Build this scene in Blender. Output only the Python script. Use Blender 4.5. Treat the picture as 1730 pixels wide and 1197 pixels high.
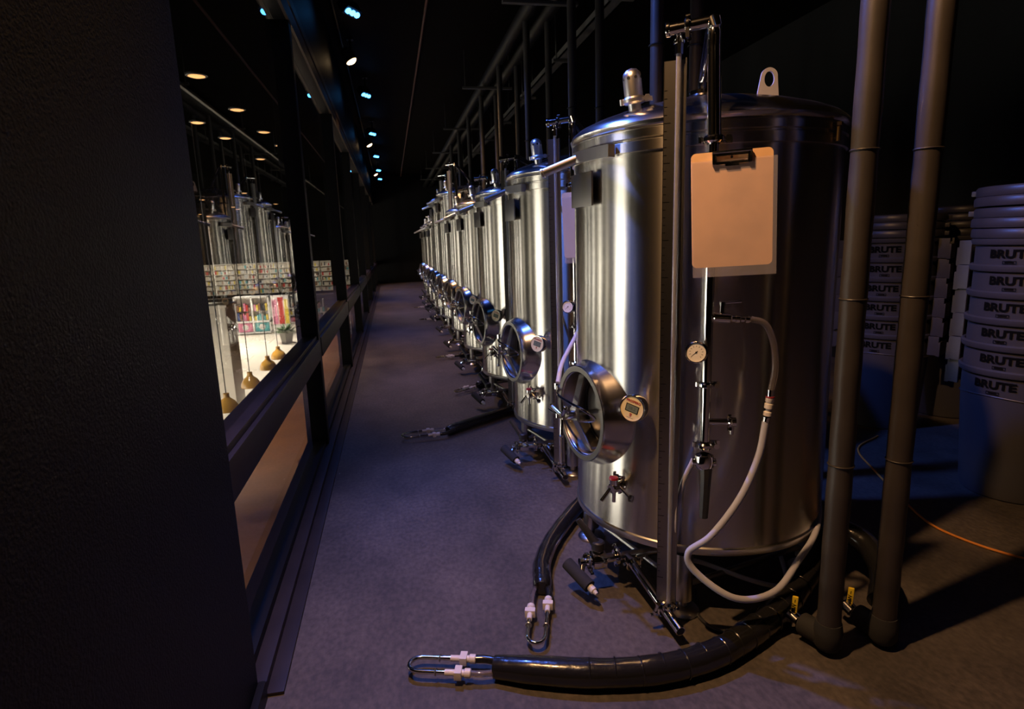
import bpy, bmesh, math, random
from mathutils import Vector, Matrix
random.seed(7)
for o in list(bpy.data.objects): bpy.data.objects.remove(o)
SC = bpy.context.scene
COL = SC.collection
S = 1.2                      # metres per working unit (all coordinates below are in working units)
PI = math.pi
rad = math.radians

# ------------------------------------------------------------------ camera
RM = [[0.97984543, -0.06910565, 0.18742291], [-0.19700959, -0.17923067, 0.96387945], [-0.03301759, -0.98137698, -0.18923283]]
cd = bpy.data.cameras.new('camera'); cam = bpy.data.objects.new('camera', cd); COL.objects.link(cam)
cd.sensor_width = 36.0; cd.lens = 1002.973 / 1730 * 36.0
cd.clip_start = 0.02; cd.clip_end = 300
m = Matrix(((RM[0][0], -RM[0][1], -RM[0][2]), (RM[1][0], -RM[1][1], -RM[1][2]), (RM[2][0], -RM[2][1], -RM[2][2]))).to_4x4()
m.translation = Vector((0, 0, 1.15)) * S
cam.matrix_world = m
SC.camera = cam
cd.dof.use_dof = True; cd.dof.focus_distance = 1.72 * S; cd.dof.aperture_fstop = 7.0

# ------------------------------------------------------------------ world, exposure
w = bpy.data.worlds.new('night'); SC.world = w; w.use_nodes = True
w.node_tree.nodes['Background'].inputs[0].default_value = (0.12, 0.13, 0.18, 1)
w.node_tree.nodes['Background'].inputs[1].default_value = 0.02
SC.view_settings.view_transform = 'Standard'; SC.view_settings.look = 'None'
SC.view_settings.gamma = 1.0; SC.view_settings.use_curve_mapping = False
SC.view_settings.exposure = 0.0

# light strengths, tuned together
WARM_W = 210.0; BLUE_W = 115.0
WARM_C = (1.0, 0.55, 0.24); BLUE_C = (0.10, 0.22, 1.0)
SHOP_DOWN = 2600.0; ADDED_GLOW = 12.0

# ------------------------------------------------------------------ materials
MATS = {}
def nodes(name):
    mt = bpy.data.materials.new(name); mt.use_nodes = True
    nt = mt.node_tree; b = nt.nodes['Principled BSDF']
    MATS[name] = mt
    return mt, nt, b
def N(nt, t, **kw):
    n = nt.nodes.new(t)
    for k, v in kw.items():
        if hasattr(n, k): setattr(n, k, v)
    return n
def noise_bump(nt, b, scale, strength, mapping=(1, 1, 1), detail=4, dist=0.002):
    tc = N(nt, 'ShaderNodeTexCoord'); mp = N(nt, 'ShaderNodeMapping'); mp.inputs['Scale'].default_value = mapping
    nz = N(nt, 'ShaderNodeTexNoise'); nz.inputs['Scale'].default_value = scale; nz.inputs['Detail'].default_value = detail
    bp = N(nt, 'ShaderNodeBump'); bp.inputs['Strength'].default_value = strength; bp.inputs['Distance'].default_value = dist
    L = nt.links
    L.new(tc.outputs['Object'], mp.inputs[0]); L.new(mp.outputs[0], nz.inputs['Vector']); L.new(nz.outputs[0], bp.inputs['Height'])
    L.new(bp.outputs[0], b.inputs['Normal'])
    return nz
def mat(name, col, rough=0.5, metal=0.0, bump=None, var=0.0, spec=None, coat=0.0, alpha=None, trans=0.0, sss=0.0, aniso=None, varscale=6):
    mt, nt, b = nodes(name)
    b.inputs['Base Color'].default_value = (*col, 1); b.inputs['Roughness'].default_value = rough
    b.inputs['Metallic'].default_value = metal
    if spec is not None: b.inputs['Specular IOR Level'].default_value = spec
    if coat: b.inputs['Coat Weight'].default_value = coat; b.inputs['Coat Roughness'].default_value = 0.12
    if trans: b.inputs['Transmission Weight'].default_value = trans
    if alpha is not None: b.inputs['Alpha'].default_value = alpha
    if bump: noise_bump(nt, b, *bump)
    if var:
        tc = N(nt, 'ShaderNodeTexCoord'); nz = N(nt, 'ShaderNodeTexNoise'); nz.inputs['Scale'].default_value = varscale; nz.inputs['Detail'].default_value = 5
        rp = N(nt, 'ShaderNodeValToRGB')
        rp.color_ramp.elements[0].position = .3; rp.color_ramp.elements[1].position = .7
        rp.color_ramp.elements[0].color = (*[c * (1 - var) for c in col], 1); rp.color_ramp.elements[1].color = (*[min(1, c * (1 + var)) for c in col], 1)
        nt.links.new(tc.outputs['Object'], nz.inputs['Vector']); nt.links.new(nz.outputs[0], rp.inputs[0]); nt.links.new(rp.outputs[0], b.inputs['Base Color'])
    if aniso:
        b.inputs['Anisotropic'].default_value = aniso; b.inputs['Anisotropic Rotation'].default_value = 0.25
        tg = N(nt, 'ShaderNodeTangent'); tg.direction_type = 'RADIAL'; tg.axis = 'Z'
        nt.links.new(tg.outputs[0], b.inputs['Tangent'])
    return mt
def emit(name, col, strength):
    mt, nt, b = nodes(name)
    b.inputs['Base Color'].default_value = (0, 0, 0, 1); b.inputs['Roughness'].default_value = 0.4
    b.inputs['Emission Color'].default_value = (*col, 1); b.inputs['Emission Strength'].default_value = strength
    return mt

steel_b = mat('brushed_steel', (.60, .57, .52), .27, 1.0, aniso=.97)
# fine horizontal brushing on the shells
steel_s = mat('satin_steel', (.58, .56, .53), .30, 1.0, bump=(60, .05))
mat_lug = mat('lamplit_lug_steel', (.72, .70, .74), .55, .8)  # lug steel made paler, lamplight put into its colour
steel_l = mat('light_satin_steel', (.74, .72, .72), .33, 1.0, bump=(60, .04))
steel_g = mat('gauge_steel', (.34, .32, .30), .30, 1.0, bump=(2, .05, (60, 60, 1)))
chrome = mat('polished_steel', (.72, .70, .68), .10, 1.0)
dome_m = mat('spun_steel', (.56, .54, .53), .20, 1.0, bump=(1, .06, (2, 2, 160)))
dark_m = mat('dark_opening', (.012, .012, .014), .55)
rim_m = mat('shaded_dull_steel', (.24, .225, .21), .34, 1.0, bump=(60, .05))  # steel darkened to stand for dark reflections in the manway; the plate shares it
black_r = mat('black_rubber', (.018, .018, .02), .48, bump=(90, .2))
pipe_d = mat('dimmed_pipe_insulation', (.030, .027, .026), .5, var=.2, spec=.2)  # same insulation, darkened to dim the pipes behind the tanks
black_p = mat('black_insulation', (.012, .012, .013), .22, bump=(28, .35, (1, 1, 1), 3, .006), coat=.5)
foam_m = mat('black_foam', (.02, .02, .021), .85, bump=(200, .3))
pipe_i = mat('grey_pipe_insulation', (.036, .030, .028), .45, bump=(14, .25, (1, 1, .35), 3, .006), var=.25)
white_p = mat('white_plastic', (.72, .68, .66), .4)
hose_w = mat('milky_hose', (.52, .53, .66), .32, bump=(260, .15), trans=.15)
hose_c = mat('clear_hose', (.78, .70, .70), .08, trans=.92)
glass_t = mat('sight_glass', (.55, .55, .62), .06, trans=.65)
gold_f = mat('cream_dial', (.78, .66, .42), .35)
lcd = mat('lcd_panel', (.16, .19, .15), .2)
lcd_d = mat('lcd_digit', (.05, .06, .05), .4)
red_p = mat('red_print', (.35, .02, .02), .5)
red_c = mat('red_cap', (.25, .02, .03), .35)
white_f = mat('white_dial', (.75, .72, .70), .35)
ink = mat('black_print', (.004, .004, .004), .8, spec=.05)
board = mat('brown_hardboard', (.90, .55, .30), .5, var=.12, varscale=9)
sleeve = mat('clear_plastic_sleeve', (.62, .58, .70), .22, alpha=.20)
yellow = mat('yellow_vinyl', (.80, .58, .03), .4)
brass = mat('brass_nut', (.55, .38, .15), .25, 1.0)
lid_m = mat('grey_plastic_lid', (.050, .048, .056), .38, var=.15)
bin_m = mat('grey_bin_plastic', (.056, .054, .062), .42, bump=(120, .08))
label_w = mat('white_sticker', (.85, .85, .88), .5)
cord_m = mat('orange_cord', (.75, .27, .04), .5)
frame_m = mat('black_window_frame', (.008, .0075, .0075), .5, bump=(80, .06), spec=.2)
rail_m = mat('dark_bronze_rail', (.026, .019, .017), .45, bump=(30, .1), var=.2, spec=.3)
head_m = mat('bronze_head_trim', (.07, .052, .04), .5, spec=.2)
wall_b = mat('black_wall', (.010, .010, .010), .5, bump=(160, .7, (1, 1, 1), 3, .004), spec=.12)
ceil_m = mat('black_ceiling', (.004, .0035, .003), .7, bump=(20, .3), spec=.05)
duct_m = mat('dark_overhead_pipe', (.008, .008, .008), .5, spec=.15)
strut_m = mat('grey_strut', (.09, .088, .085), .5, .3)
lamp_h = mat('black_lamp_housing', (.02, .02, .02), .4)
E_blue = emit('blue_led', (.06, .36, 1.0), 9.0)
E_warm = emit('warm_lens', (1.0, .66, .34), 9.0)
E_orange = emit('dim_orange_downlight', (1.0, .45, .15), 2.2)
E_glow = emit('white_added_glow', (1.0, .93, .80), ADDED_GLOW)
shop_floor = mat('pale_shop_tile', (.72, .66, .56), .35, var=.04)
brown_floor = mat('brown_bar_floor', (.15, .048, .008), .55, var=.15, varscale=1.5)
white_wall = mat('cream_painted_panel', (.80, .74, .64), .55)
amber = mat('amber_glass', (.95, .50, .08), .15, coat=.6)
shelf_m = mat('pale_shelf', (.72, .64, .52), .5)
dark_c = mat('dark_counter', (.03, .028, .03), .4)
green_l = mat('green_leaves', (.10, .16, .08), .5, var=.4, varscale=20)
pot_m = mat('grey_planter', (.30, .29, .26), .6)
frame_w = mat('white_kiosk_frame', (.85, .83, .82), .4)
PROD = [mat('product_%s' % n, c, .45, var=.3, varscale=12) for n, c in (('red', (.6, .06, .05)), ('pink', (.75, .25, .40)), ('teal', (.12, .42, .45)), ('yellow', (.8, .6, .08)), ('white', (.75, .73, .70)), ('navy', (.05, .08, .25)), ('brown', (.28, .14, .08)), ('dark', (.06, .06, .07)))]

# floor: stained concrete with scuffs
floor_m, nt, b = nodes('stained_concrete')
tc = N(nt, 'ShaderNodeTexCoord'); L = nt.links
n1 = N(nt, 'ShaderNodeTexNoise'); n1.inputs['Scale'].default_value = 1.6; n1.inputs['Detail'].default_value = 8; n1.inputs['Roughness'].default_value = .65
n2 = N(nt, 'ShaderNodeTexNoise'); n2.inputs['Scale'].default_value = 45; n2.inputs['Detail'].default_value = 6
mp = N(nt, 'ShaderNodeMapping'); mp.inputs['Scale'].default_value = (1.2, .8, 1)
r1 = N(nt, 'ShaderNodeValToRGB'); r1.color_ramp.elements[0].position = .32; r1.color_ramp.elements[1].position = .72
r1.color_ramp.elements[0].color = (.052, .046, .042, 1); r1.color_ramp.elements[1].color = (.140, .120, .108, 1)
r2 = N(nt, 'ShaderNodeValToRGB'); r2.color_ramp.elements[0].position = .35; r2.color_ramp.elements[1].position = .75
r2.color_ramp.elements[0].color = (.70, .70, .70, 1); r2.color_ramp.elements[1].color = (1.25, 1.2, 1.15, 1)
mx = N(nt, 'ShaderNodeMix', data_type='RGBA', blend_type='MULTIPLY'); mx.inputs[0].default_value = 1
n3 = N(nt, 'ShaderNodeTexVoronoi'); n3.inputs['Scale'].default_value = 3.2
r3 = N(nt, 'ShaderNodeValToRGB'); r3.color_ramp.elements[0].position = .0; r3.color_ramp.elements[1].position = .022
r3.color_ramp.elements[0].color = (1, 1, 1, 1); r3.color_ramp.elements[1].color = (0, 0, 0, 1)
mx2 = N(nt, 'ShaderNodeMix', data_type='RGBA', blend_type='MIX'); mx2.inputs[7].default_value = (.45, .42, .40, 1)
L.new(tc.outputs['Object'], mp.inputs[0])
for n in (n1, n2, n3): L.new(mp.outputs[0], n.inputs['Vector'])
L.new(n1.outputs[0], r1.inputs[0]); L.new(n2.outputs[0], r2.inputs[0]); L.new(n3.outputs['Distance'], r3.inputs[0])
L.new(r1.outputs[0], mx.inputs[6]); L.new(r2.outputs[0], mx.inputs[7])
L.new(mx.outputs[2], mx2.inputs[6]); L.new(r3.outputs[0], mx2.inputs[0]); L.new(mx2.outputs[2], b.inputs['Base Color'])
b.inputs['Roughness'].default_value = .55; b.inputs['Specular IOR Level'].default_value = .35
bp = N(nt, 'ShaderNodeBump'); bp.inputs['Strength'].default_value = .25; bp.inputs['Distance'].default_value = .003
L.new(n2.outputs[0], bp.inputs['Height']); L.new(bp.outputs[0], b.inputs['Normal'])

# window glass: clear pane, mirror by Fresnel
glass_m = bpy.data.materials.new('window_glass'); glass_m.use_nodes = True
nt = glass_m.node_tree; nt.nodes.clear(); L = nt.links
out = N(nt, 'ShaderNodeOutputMaterial'); mix = N(nt, 'ShaderNodeMixShader'); tr = N(nt, 'ShaderNodeBsdfTransparent'); gl = N(nt, 'ShaderNodeBsdfGlossy')
lw = N(nt, 'ShaderNodeLayerWeight'); lw.inputs[0].default_value = .5      # facing = 1 - |cos|, same from both sides
pw = N(nt, 'ShaderNodeMath', operation='POWER'); pw.inputs[1].default_value = 4.6
fr = N(nt, 'ShaderNodeMath', operation='MULTIPLY_ADD'); fr.inputs[1].default_value = .90; fr.inputs[2].default_value = .05
L.new(lw.outputs['Facing'], pw.inputs[0]); L.new(pw.outputs[0], fr.inputs[0])
tr.inputs[0].default_value = (.90, .91, .90, 1); gl.inputs['Roughness'].default_value = 0.006; gl.inputs[0].default_value = (1, 1, 1, 1)
L.new(fr.outputs[0], mix.inputs[0]); L.new(tr.outputs[0], mix.inputs[1]); L.new(gl.outputs[0], mix.inputs[2]); L.new(mix.outputs[0], out.inputs[0])

# ------------------------------------------------------------------ mesh helpers
def frame_from(d):
    d = Vector(d).normalized()
    a = Vector((0, 0, 1)) if abs(d.z) < .95 else Vector((1, 0, 0))
    u = d.cross(a).normalized(); v = d.cross(u).normalized()
    return u, v, d
class MB:
    def __init__(s): s.bm = bmesh.new(); s.mats = []; s.mi = 0
    def m(s, material):
        if material not in s.mats: s.mats.append(material)
        s.mi = s.mats.index(material); return s
    def face(s, vs):
        try:
            f = s.bm.faces.new(vs); f.material_index = s.mi; f.smooth = True; return f
        except ValueError: return None
    def box(s, p0, p1, bev=0.0, M=None):
        bm = bmesh.new()
        x0, y0, z0 = [min(a, b) for a, b in zip(p0, p1)]; x1, y1, z1 = [max(a, b) for a, b in zip(p0, p1)]
        v = [bm.verts.new(c) for c in ((x0, y0, z0), (x1, y0, z0), (x1, y1, z0), (x0, y1, z0), (x0, y0, z1), (x1, y0, z1), (x1, y1, z1), (x0, y1, z1))]
        for q in ((0, 3, 2, 1), (4, 5, 6, 7), (0, 1, 5, 4), (1, 2, 6, 5), (2, 3, 7, 6), (3, 0, 4, 7)): bm.faces.new([v[i] for i in q])
        if bev: bmesh.ops.bevel(bm, geom=bm.edges[:], offset=bev, segments=2, affect='EDGES', profile=.7)
        mp = {}
        for q in bm.verts: mp[q] = s.bm.verts.new(M @ q.co if M else q.co)
        for f in bm.faces: s.face([mp[q] for q in f.verts])
        bm.free(); return s
    def ring(s, c, u, v, r, n): return [s.bm.verts.new(c + u * (r * math.cos(2 * PI * k / n)) + v * (r * math.sin(2 * PI * k / n))) for k in range(n)]
    def bridge(s, a, b):
        n = len(a)
        for k in range(n): s.face([a[k], a[(k + 1) % n], b[(k + 1) % n], b[k]])
    def lathe(s, prof, o=(0, 0, 0), d=(0, 0, 1), n=24, close=False):
        """prof: (radius, distance along d)"""
        o = Vector(o); u, v, d = frame_from(d); prev = None; first = None
        for r, h in prof:
            c = o + d * h
            cur = [s.bm.verts.new(c)] if r <= 1e-6 else s.ring(c, u, v, r, n)
            if prev is not None:
                if len(prev) == 1 and len(cur) > 1:
                    for k in range(n): s.face([prev[0], cur[(k + 1) % n], cur[k]])
                elif len(cur) == 1 and len(prev) > 1:
                    for k in range(n): s.face([prev[k], prev[(k + 1) % n], cur[0]])
                elif len(cur) > 1: s.bridge(prev, cur)
            else: first = cur
            prev = cur
        if close: s.bridge(prev, first)
        return s
    def cyl(s, p0, p1, r, r2=None, n=16, bev=0.0):
        p0 = Vector(p0); d = Vector(p1) - p0; l = d.length; r2 = r if r2 is None else r2
        if bev: pr = [(0, 0), (r - bev, 0), (r, bev), (r2, l - bev), (r2 - bev, l), (0, l)]
        else: pr = [(0, 0), (r, 0), (r2, l), (0, l)]
        return s.lathe(pr, p0, d, n)
    def tube(s, pts, r, n=10, smooth=True, caps=True, sub=6):
        pts = [Vector(p) for p in pts]
        if smooth and len(pts) > 2:
            q = [pts[0] * 2 - pts[1]] + pts + [pts[-1] * 2 - pts[-2]]; out = []
            for i in range(1, len(q) - 2):
                for k in range(sub):
                    t = k / sub
                    out.append(.5 * ((2 * q[i]) + (q[i + 1] - q[i - 1]) * t + (2 * q[i - 1] - 5 * q[i] + 4 * q[i + 1] - q[i + 2]) * t * t + (3 * q[i] - q[i - 1] - 3 * q[i + 1] + q[i + 2]) * t ** 3))
            out.append(pts[-1]); pts = out
        u = None; prev = None; m_ = len(pts)
        for i, p in enumerate(pts):
            d = (pts[min(i + 1, m_ - 1)] - pts[max(i - 1, 0)]).normalized()
            if u is None: u, _, _ = frame_from(d)
            u = (u - d * u.dot(d)).normalized(); v = d.cross(u)
            rr = r(i / (m_ - 1)) if callable(r) else r
            cur = s.ring(p, u, v, rr, n)
            if prev: s.bridge(prev, cur)
            elif caps: s.face(cur[::-1])
            prev = cur
        if caps: s.face(prev)
        return s
    def torus(s, c, d, R, r, n=28, k=8):
        c = Vector(c); u, v, d = frame_from(d); prev = None; first = None
        for i in range(n):
            a = 2 * PI * i / n; e = u * math.cos(a) + v * math.sin(a)
            cur = s.ring(c + e * R, e, d, r, k)
            if prev: s.bridge(prev, cur)
            else: first = cur
            prev = cur
        s.bridge(prev, first); return s
    def prism(s, poly, M, t):
        """closed 2-D polygon extruded by t along local z, placed by M; may be concave"""
        a = [s.bm.verts.new(M @ Vector((x, y, 0))) for x, y in poly]; b = [s.bm.verts.new(M @ Vector((x, y, t))) for x, y in poly]
        s.face(a[::-1]); s.face(b)
        for k in range(len(a)): s.face([a[k], a[(k + 1) % len(a)], b[(k + 1) % len(a)], b[k]])
        return s
    def clamp(s, p, d, r, wing=(1, 0, 0)):
        """sanitary clamp around a pipe of radius r at p, axis d"""
        p = Vector(p); u, v, d = frame_from(d); h = r * .55
        s.lathe([(r, -h), (r * 1.45, -h), (r * 1.75, -h * .45), (r * 1.75, h * .45), (r * 1.45, h), (r, h)], p, d, 18)
        wv = Vector(wing); wv = (wv - d * wv.dot(d)).normalized(); t = d.cross(wv)
        q = p + wv * r * 2.0
        s.cyl(q - t * r * .9, q + t * r * .9, r * .30, n=8); s.cyl(q - t * r * .9, q - t * r * 1.1, r * .55, n=6)
        s.cyl(q + t * r * .7, q + t * r * 1.5, r * .5, r * .38, n=8)
        s.box((-r * .9, -r * .18, -r * .35), (r * .9, r * .18, r * .35), 0, Matrix.Translation(q + t * r * 1.6) @ Matrix((wv, t, d)).transposed().to_4x4())
        q2 = p - wv * r * 1.9; s.cyl(q2 - d * h * .8, q2 + d * h * .8, r * .35, n=8)
        return s
    def build(s, name, material=None, parent=None, loc=None, sharp=38):
        bm = s.bm
        for v in bm.verts: v.co *= S
        bmesh.ops.recalc_face_normals(bm, faces=bm.faces[:])
        me = bpy.data.meshes.new(name); bm.to_mesh(me); bm.free()
        if material and not s.mats: me.materials.append(material)
        for q in s.mats: me.materials.append(q)
        me.set_sharp_from_angle(angle=rad(sharp))
        o = bpy.data.objects.new(name, me); COL.objects.link(o)
        if loc: o.location = Vector(loc) * S
        if parent: o.parent = parent
        return o
def tag(o, label, cat, group=None):
    o['label'] = label; o['category'] = cat
    if group: o['group'] = group
    return o
def thing(name, label, cat, loc=(0, 0, 0), rz=0, group=None):
    o = bpy.data.objects.new(name, None); o.empty_display_size = .1; COL.objects.link(o)
    o.location = Vector(loc) * S; o.rotation_euler.z = rz
    return tag(o, label, cat, group)
def struct(name, mb, material=None):
    o = mb.build(name, material); o['kind'] = 'structure'; return o
def copy_tree(o, parent=None):
    c = o.copy(); COL.objects.link(c)
    if parent: c.parent = parent
    for ch in list(o.children): copy_tree(ch, c)
    return c
FONT_CACHE = {}
def text_polys(txt, size, align='CENTER', extra=0.0):
    """list of (verts, faces) of the flat lettering, working units, centred"""
    key = (txt, size, align, extra)
    if key in FONT_CACHE: return FONT_CACHE[key]
    cu = bpy.data.curves.new('lettering', 'FONT'); cu.body = txt; cu.size = size; cu.align_x = align; cu.align_y = 'CENTER'; cu.offset = extra; cu.resolution_u = 3
    ob = bpy.data.objects.new('lettering', cu); COL.objects.link(ob)
    bpy.context.view_layer.update()
    me = bpy.data.meshes.new_from_object(ob.evaluated_get(bpy.context.evaluated_depsgraph_get()))
    res = ([v.co.copy() for v in me.vertices], [tuple(p.vertices) for p in me.polygons])
    bpy.data.objects.remove(ob); bpy.data.curves.remove(cu); bpy.data.meshes.remove(me)
    FONT_CACHE[key] = res; return res
def add_text(mb, txt, size, fn, extra=0.0):
    vs, fs = text_polys(txt, size, extra=extra)
    a = [mb.bm.verts.new(fn(v.x, v.y)) for v in vs]
    for f in fs: mb.face([a[i] for i in f])

# ================================================================== SETTING
CZ = 3.1; GX = -0.475; YE = 18.3; XR = 3.9; YB = -3.0
struct('floor', MB().box((-.50, YB, -.18), (XR, YE, 0)), floor_m)
struct('ceiling', MB().box((-.60, YB, CZ), (XR, YE, CZ + .1)), ceil_m)
struct('wall_end', MB().box((-.60, YE, -.18), (XR, YE + .15, CZ)), wall_b)
struct('wall_back', MB().box((-.60, YB - .15, -.18), (XR, YB, CZ)), wall_b)
struct('wall_right', MB().box((XR, YB, -.18), (XR + .15, YE, CZ)), wall_b)
struct('wall_left', MB().box((-.62, YB, 0), (-.415, 1.46, CZ), .004), wall_b)
struct('wall_header', MB().box((-.60, 1.46, 2.42), (-.43, YE, CZ)), wall_b)
struct('trim_1', MB().box((-.44, 1.46, 2.28), (-.425, YE, 2.36)).box((-.44, 1.46, 2.37), (-.42, YE, 2.42)), head_m)
# window wall
MY = [3.42 + 2.25 * k for k in range(7)]
edges = [1.46] + MY + [YE]
for i in range(len(edges) - 1):
    y0 = edges[i] + (.08 if i else 0); y1 = edges[i + 1]
    w_ = thing('window_%d' % (i + 1), '', '') ; del w_['label']; del w_['category']; w_['kind'] = 'structure'
    fm = MB()
    if i < len(edges) - 2: fm.box((-.545, y1, .0), (-.43, y1 + .08, 2.28), .004)
    if i == 0: fm.box((-.545, 1.46, .0), (-.43, 1.50, 2.28), .004)
    fm.box((-.545, y0, 0), (-.445, y1, .055), .004); fm.box((-.50, y0, 2.28), (-.44, y1, 2.42), .004)
    fm.build('window_frame', frame_m, w_)
    rl = MB().box((-.53, y0, .530), (-.425, y1, .640), .006).box((-.515, y0, .640), (-.44, y1, .662), .004)
    rl.build('middle_rail', rail_m, w_)
    for z0, z1 in ((.05, .54), (.655, 2.30)):
        p = MB(); vs = [p.bm.verts.new((GX, y, z)) for y, z in ((y0 - .02, z0), (y1 + .02, z0), (y1 + .02, z1), (y0 - .02, z1))]; p.face(vs)
        p.build('pane', glass_m, w_)
struct('baseboard_left', MB().box((-.445, 1.46, 0), (-.40, YE, .030), .004).box((-.40, 1.46, 0), (-.355, YE, .010), .003), rail_m)
struct('baseboard_near', MB().box((-.415, YB, 0), (-.395, 1.46, .05), .004), frame_m)
struct('trim_2', MB().box((-.56, YB, -.45), (-.50, YE, -.02)), mat('grey_sill', (.035, .037, .035), .6))

# ================================================================== SHOP BELOW AND BEYOND THE GLASS
FZ = -3.2; XS = -13.0; YS = 42.0; SZ = 2.97
struct('floor_shop', MB().box((XS, -3, FZ - .1), (-3.62, YS, FZ)), shop_floor)
struct('floor_bar', MB().box((-3.62, -3, FZ - .1), (-.60, YS, FZ + .01)), brown_floor)
shop_black = mat('matt_black_paint', (.0025, .0024, .0022), .9, spec=0.0)
struct('ceiling_shop', MB().box((XS, -3, SZ), (-.62, YS, SZ + .1)), shop_black)
struct('wall_shop_end', MB().box((XS, YS, FZ), (-.6, YS + .1, SZ)), shop_black)
struct('wall_shop_far', MB().box((XS - .1, -3, FZ), (XS, YS, SZ)), shop_black)
struct('wall_shop_near', MB().box((XS, -3.1, FZ), (-.6, -3, SZ)), shop_black)
struct('wall_shop_side', MB().box((-.70, YE + .15, FZ), (-.60, YS, SZ)), shop_black)
struct('wall_under_window', MB().box((-.60, -3, FZ), (-.52, YE + .15, -.46)), shop_black)

def light(name, kind, energy, color, loc, target, parent=None, **kw):
    ld = bpy.data.lights.new(name, kind); ld.energy = energy; ld.color = color
    for k, v in kw.items(): setattr(ld, k, v)
    o = bpy.data.objects.new(name, ld); COL.objects.link(o)
    o.location = Vector(loc) * S
    d = (Vector(target) - Vector(loc)); o.rotation_euler = d.to_track_quat('-Z', 'Y').to_euler()
    if parent: o.parent = parent
    return o
SHOPW = (1.0, .90, .76)
def shop_downlight(x, y, energy, label, grp='shop ceiling downlights', z=SZ, em=E_orange):
    t = thing('ceiling_downlight', label, 'ceiling light', (x, y, z), group=grp)
    MB().lathe([(.10, 0), (.11, 0), (.108, -.018), (.088, -.022), (.084, -.018)], n=20).build('housing', lamp_h, t)
    MB().lathe([(0, -.030), (.060, -.030), (.084, -.022)], n=20).build('lens', em, t)
    if energy:
        light('added_shop_beam', 'SPOT', energy, SHOPW, (0, 0, -.06), (0, 0, -1), t, spot_size=rad(78), spot_blend=.6, shadow_soft_size=.08 * S)
for k, (px_, y_) in enumerate(((-1.88, 7.2), (-1.86, 8.83), (-1.84, 10.45), (-1.82, 11.8), (-2.6, 9.7), (-2.55, 11.0), (-2.5, 13.5), (-3.3, 9.5), (-2.2, 5.6), (-4.3, 14.2), (-4.6, 21.5), (-6.9, 19.0), (-6.6, 28.4), (-6.6, 24.0), (-6.8, 30.0), (-9.4, 27.5), (-9.4, 33.5), (-4.6, 27.0), (-5.6, 36.0))):  # beamless ones copy orange spots in the glass; the rest are added shop light
    shop_downlight(px_, y_, SHOP_DOWN * (0 if k < 7 else 0.12 if k < 9 else 1), 'small round downlight in the dark shop ceiling beyond the glass, some added for light')

tag(MB().box((-2.16, -2.8, SZ - .05), (-2.12, YS - .5, SZ - .01)).build('ceiling_rail', strut_m), 'thin metal rail along the dark shop ceiling beyond the glass', 'rail')
# amber pendants above the bar
for k, y_ in enumerate((9.7, 11.3, 12.9, 14.1)):
    t = thing('pendant_lamp', ('nearest amber bell-shaped glass pendant seen through the first window pane', 'second amber bell-shaped glass pendant from the near end of the row', 'third amber bell-shaped glass pendant from the near end of the row', 'farthest amber bell-shaped glass pendant, beside the window mullion')[k], 'pendant lamp', (-2.68, y_, -1.33), group='amber pendants over the bar')
    MB().lathe([(.165, 0), (.172, .01), (.16, .08), (.12, .15), (.06, .20), (.045, .23), (.045, .28), (.0, .285)], n=24).lathe([(.155, .005), (.14, .08), (.1, .14), (0, .18)], n=24).build('glass_shade', amber, t)
    MB().cyl((0, 0, .28), (0, 0, 4.32), .008, n=6).build('cord', black_r, t)
    MB().lathe([(0, .13), (.03, .12), (.045, .08), (.03, .04), (0, .03)], n=12).build('bulb', emit('amber_bulb_%d' % k, (1, .5, .12), 2.5) if k == 0 else MATS['amber_bulb_0'], t)

# white partition block
tag(MB().box((-5.25, 17.0, FZ), (-4.45, 18.0, -.37), .01).box((-5.3, 16.95, -.37), (-4.4, 18.05, -.30), .01).build('partition', white_wall), 'tall cream partition block standing on the pale shop floor', 'partition')
tag(MB().box((-7.4, 12.5, FZ), (-5.7, 14.0, FZ + .12)).box((-7.4, 12.5, FZ + .12), (-5.75, 13.95, -1.6), .02).box((-7.5, 12.4, -1.6), (-5.6, 14.1, -1.5), .01).build('display_counter', mat('brown_counter', (.10, .06, .035), .4)), 'dark brown counter block left of the cream partition', 'counter')
# kiosk
t = thing('display_kiosk', 'white framed display kiosk full of colourful goods behind the partition', 'display', (-7.2, 32.3, FZ))
K = MB()
for x in (-.85, -.03, .79): K.box((x, 0, .08), (x + .07, .6, 1.95), .006)
for z in (.05, .62, 1.88): K.box((-.85, 0, z), (.86, .6, z + .08), .006)
K.box((-.85, .56, .05), (.86, .6, 1.95)); K.build('frame', frame_w, t)
for cx in (-.40, .42):
    for j, (z0, z1) in enumerate(((.16, .6), (.72, 1.15), (1.2, 1.84))):
        q = MB()
        if j == 0: q.m(PROD[1 if cx < 0 else 2]).box((cx - .34, .04, z0), (cx + .34, .12, z1)); q.m(PROD[4]).cyl((cx, .03, .38), (cx, .05, .38), .15, n=20)
        else:
            for i in range(6): q.m(random.choice(PROD)).box((cx - .33 + i * .11, .1, z0), (cx - .24 + i * .11, .3, z0 + random.uniform(.2, .42)))
        q.build('merchandise_panel', None, t)
# tall red poster
t = thing('display_stand', 'narrow white display stand with a red panel right of the kiosk', 'display', (-5.7, 31.7, FZ))
MB().box((-.42, 0, 0), (.42, .25, 2.0), .01).build('body', frame_w, t)
MB().box((-.10, -.03, .55), (.16, 0, 1.9)).build('red_panel', PROD[0], t)
MB().box((-.38, -.03, .55), (-.14, 0, 1.8)).build('product_panel', PROD[1], t)
MB().box((.2, -.03, .55), (.38, 0, 1.8)).build('product_panel', PROD[3], t)
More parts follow.
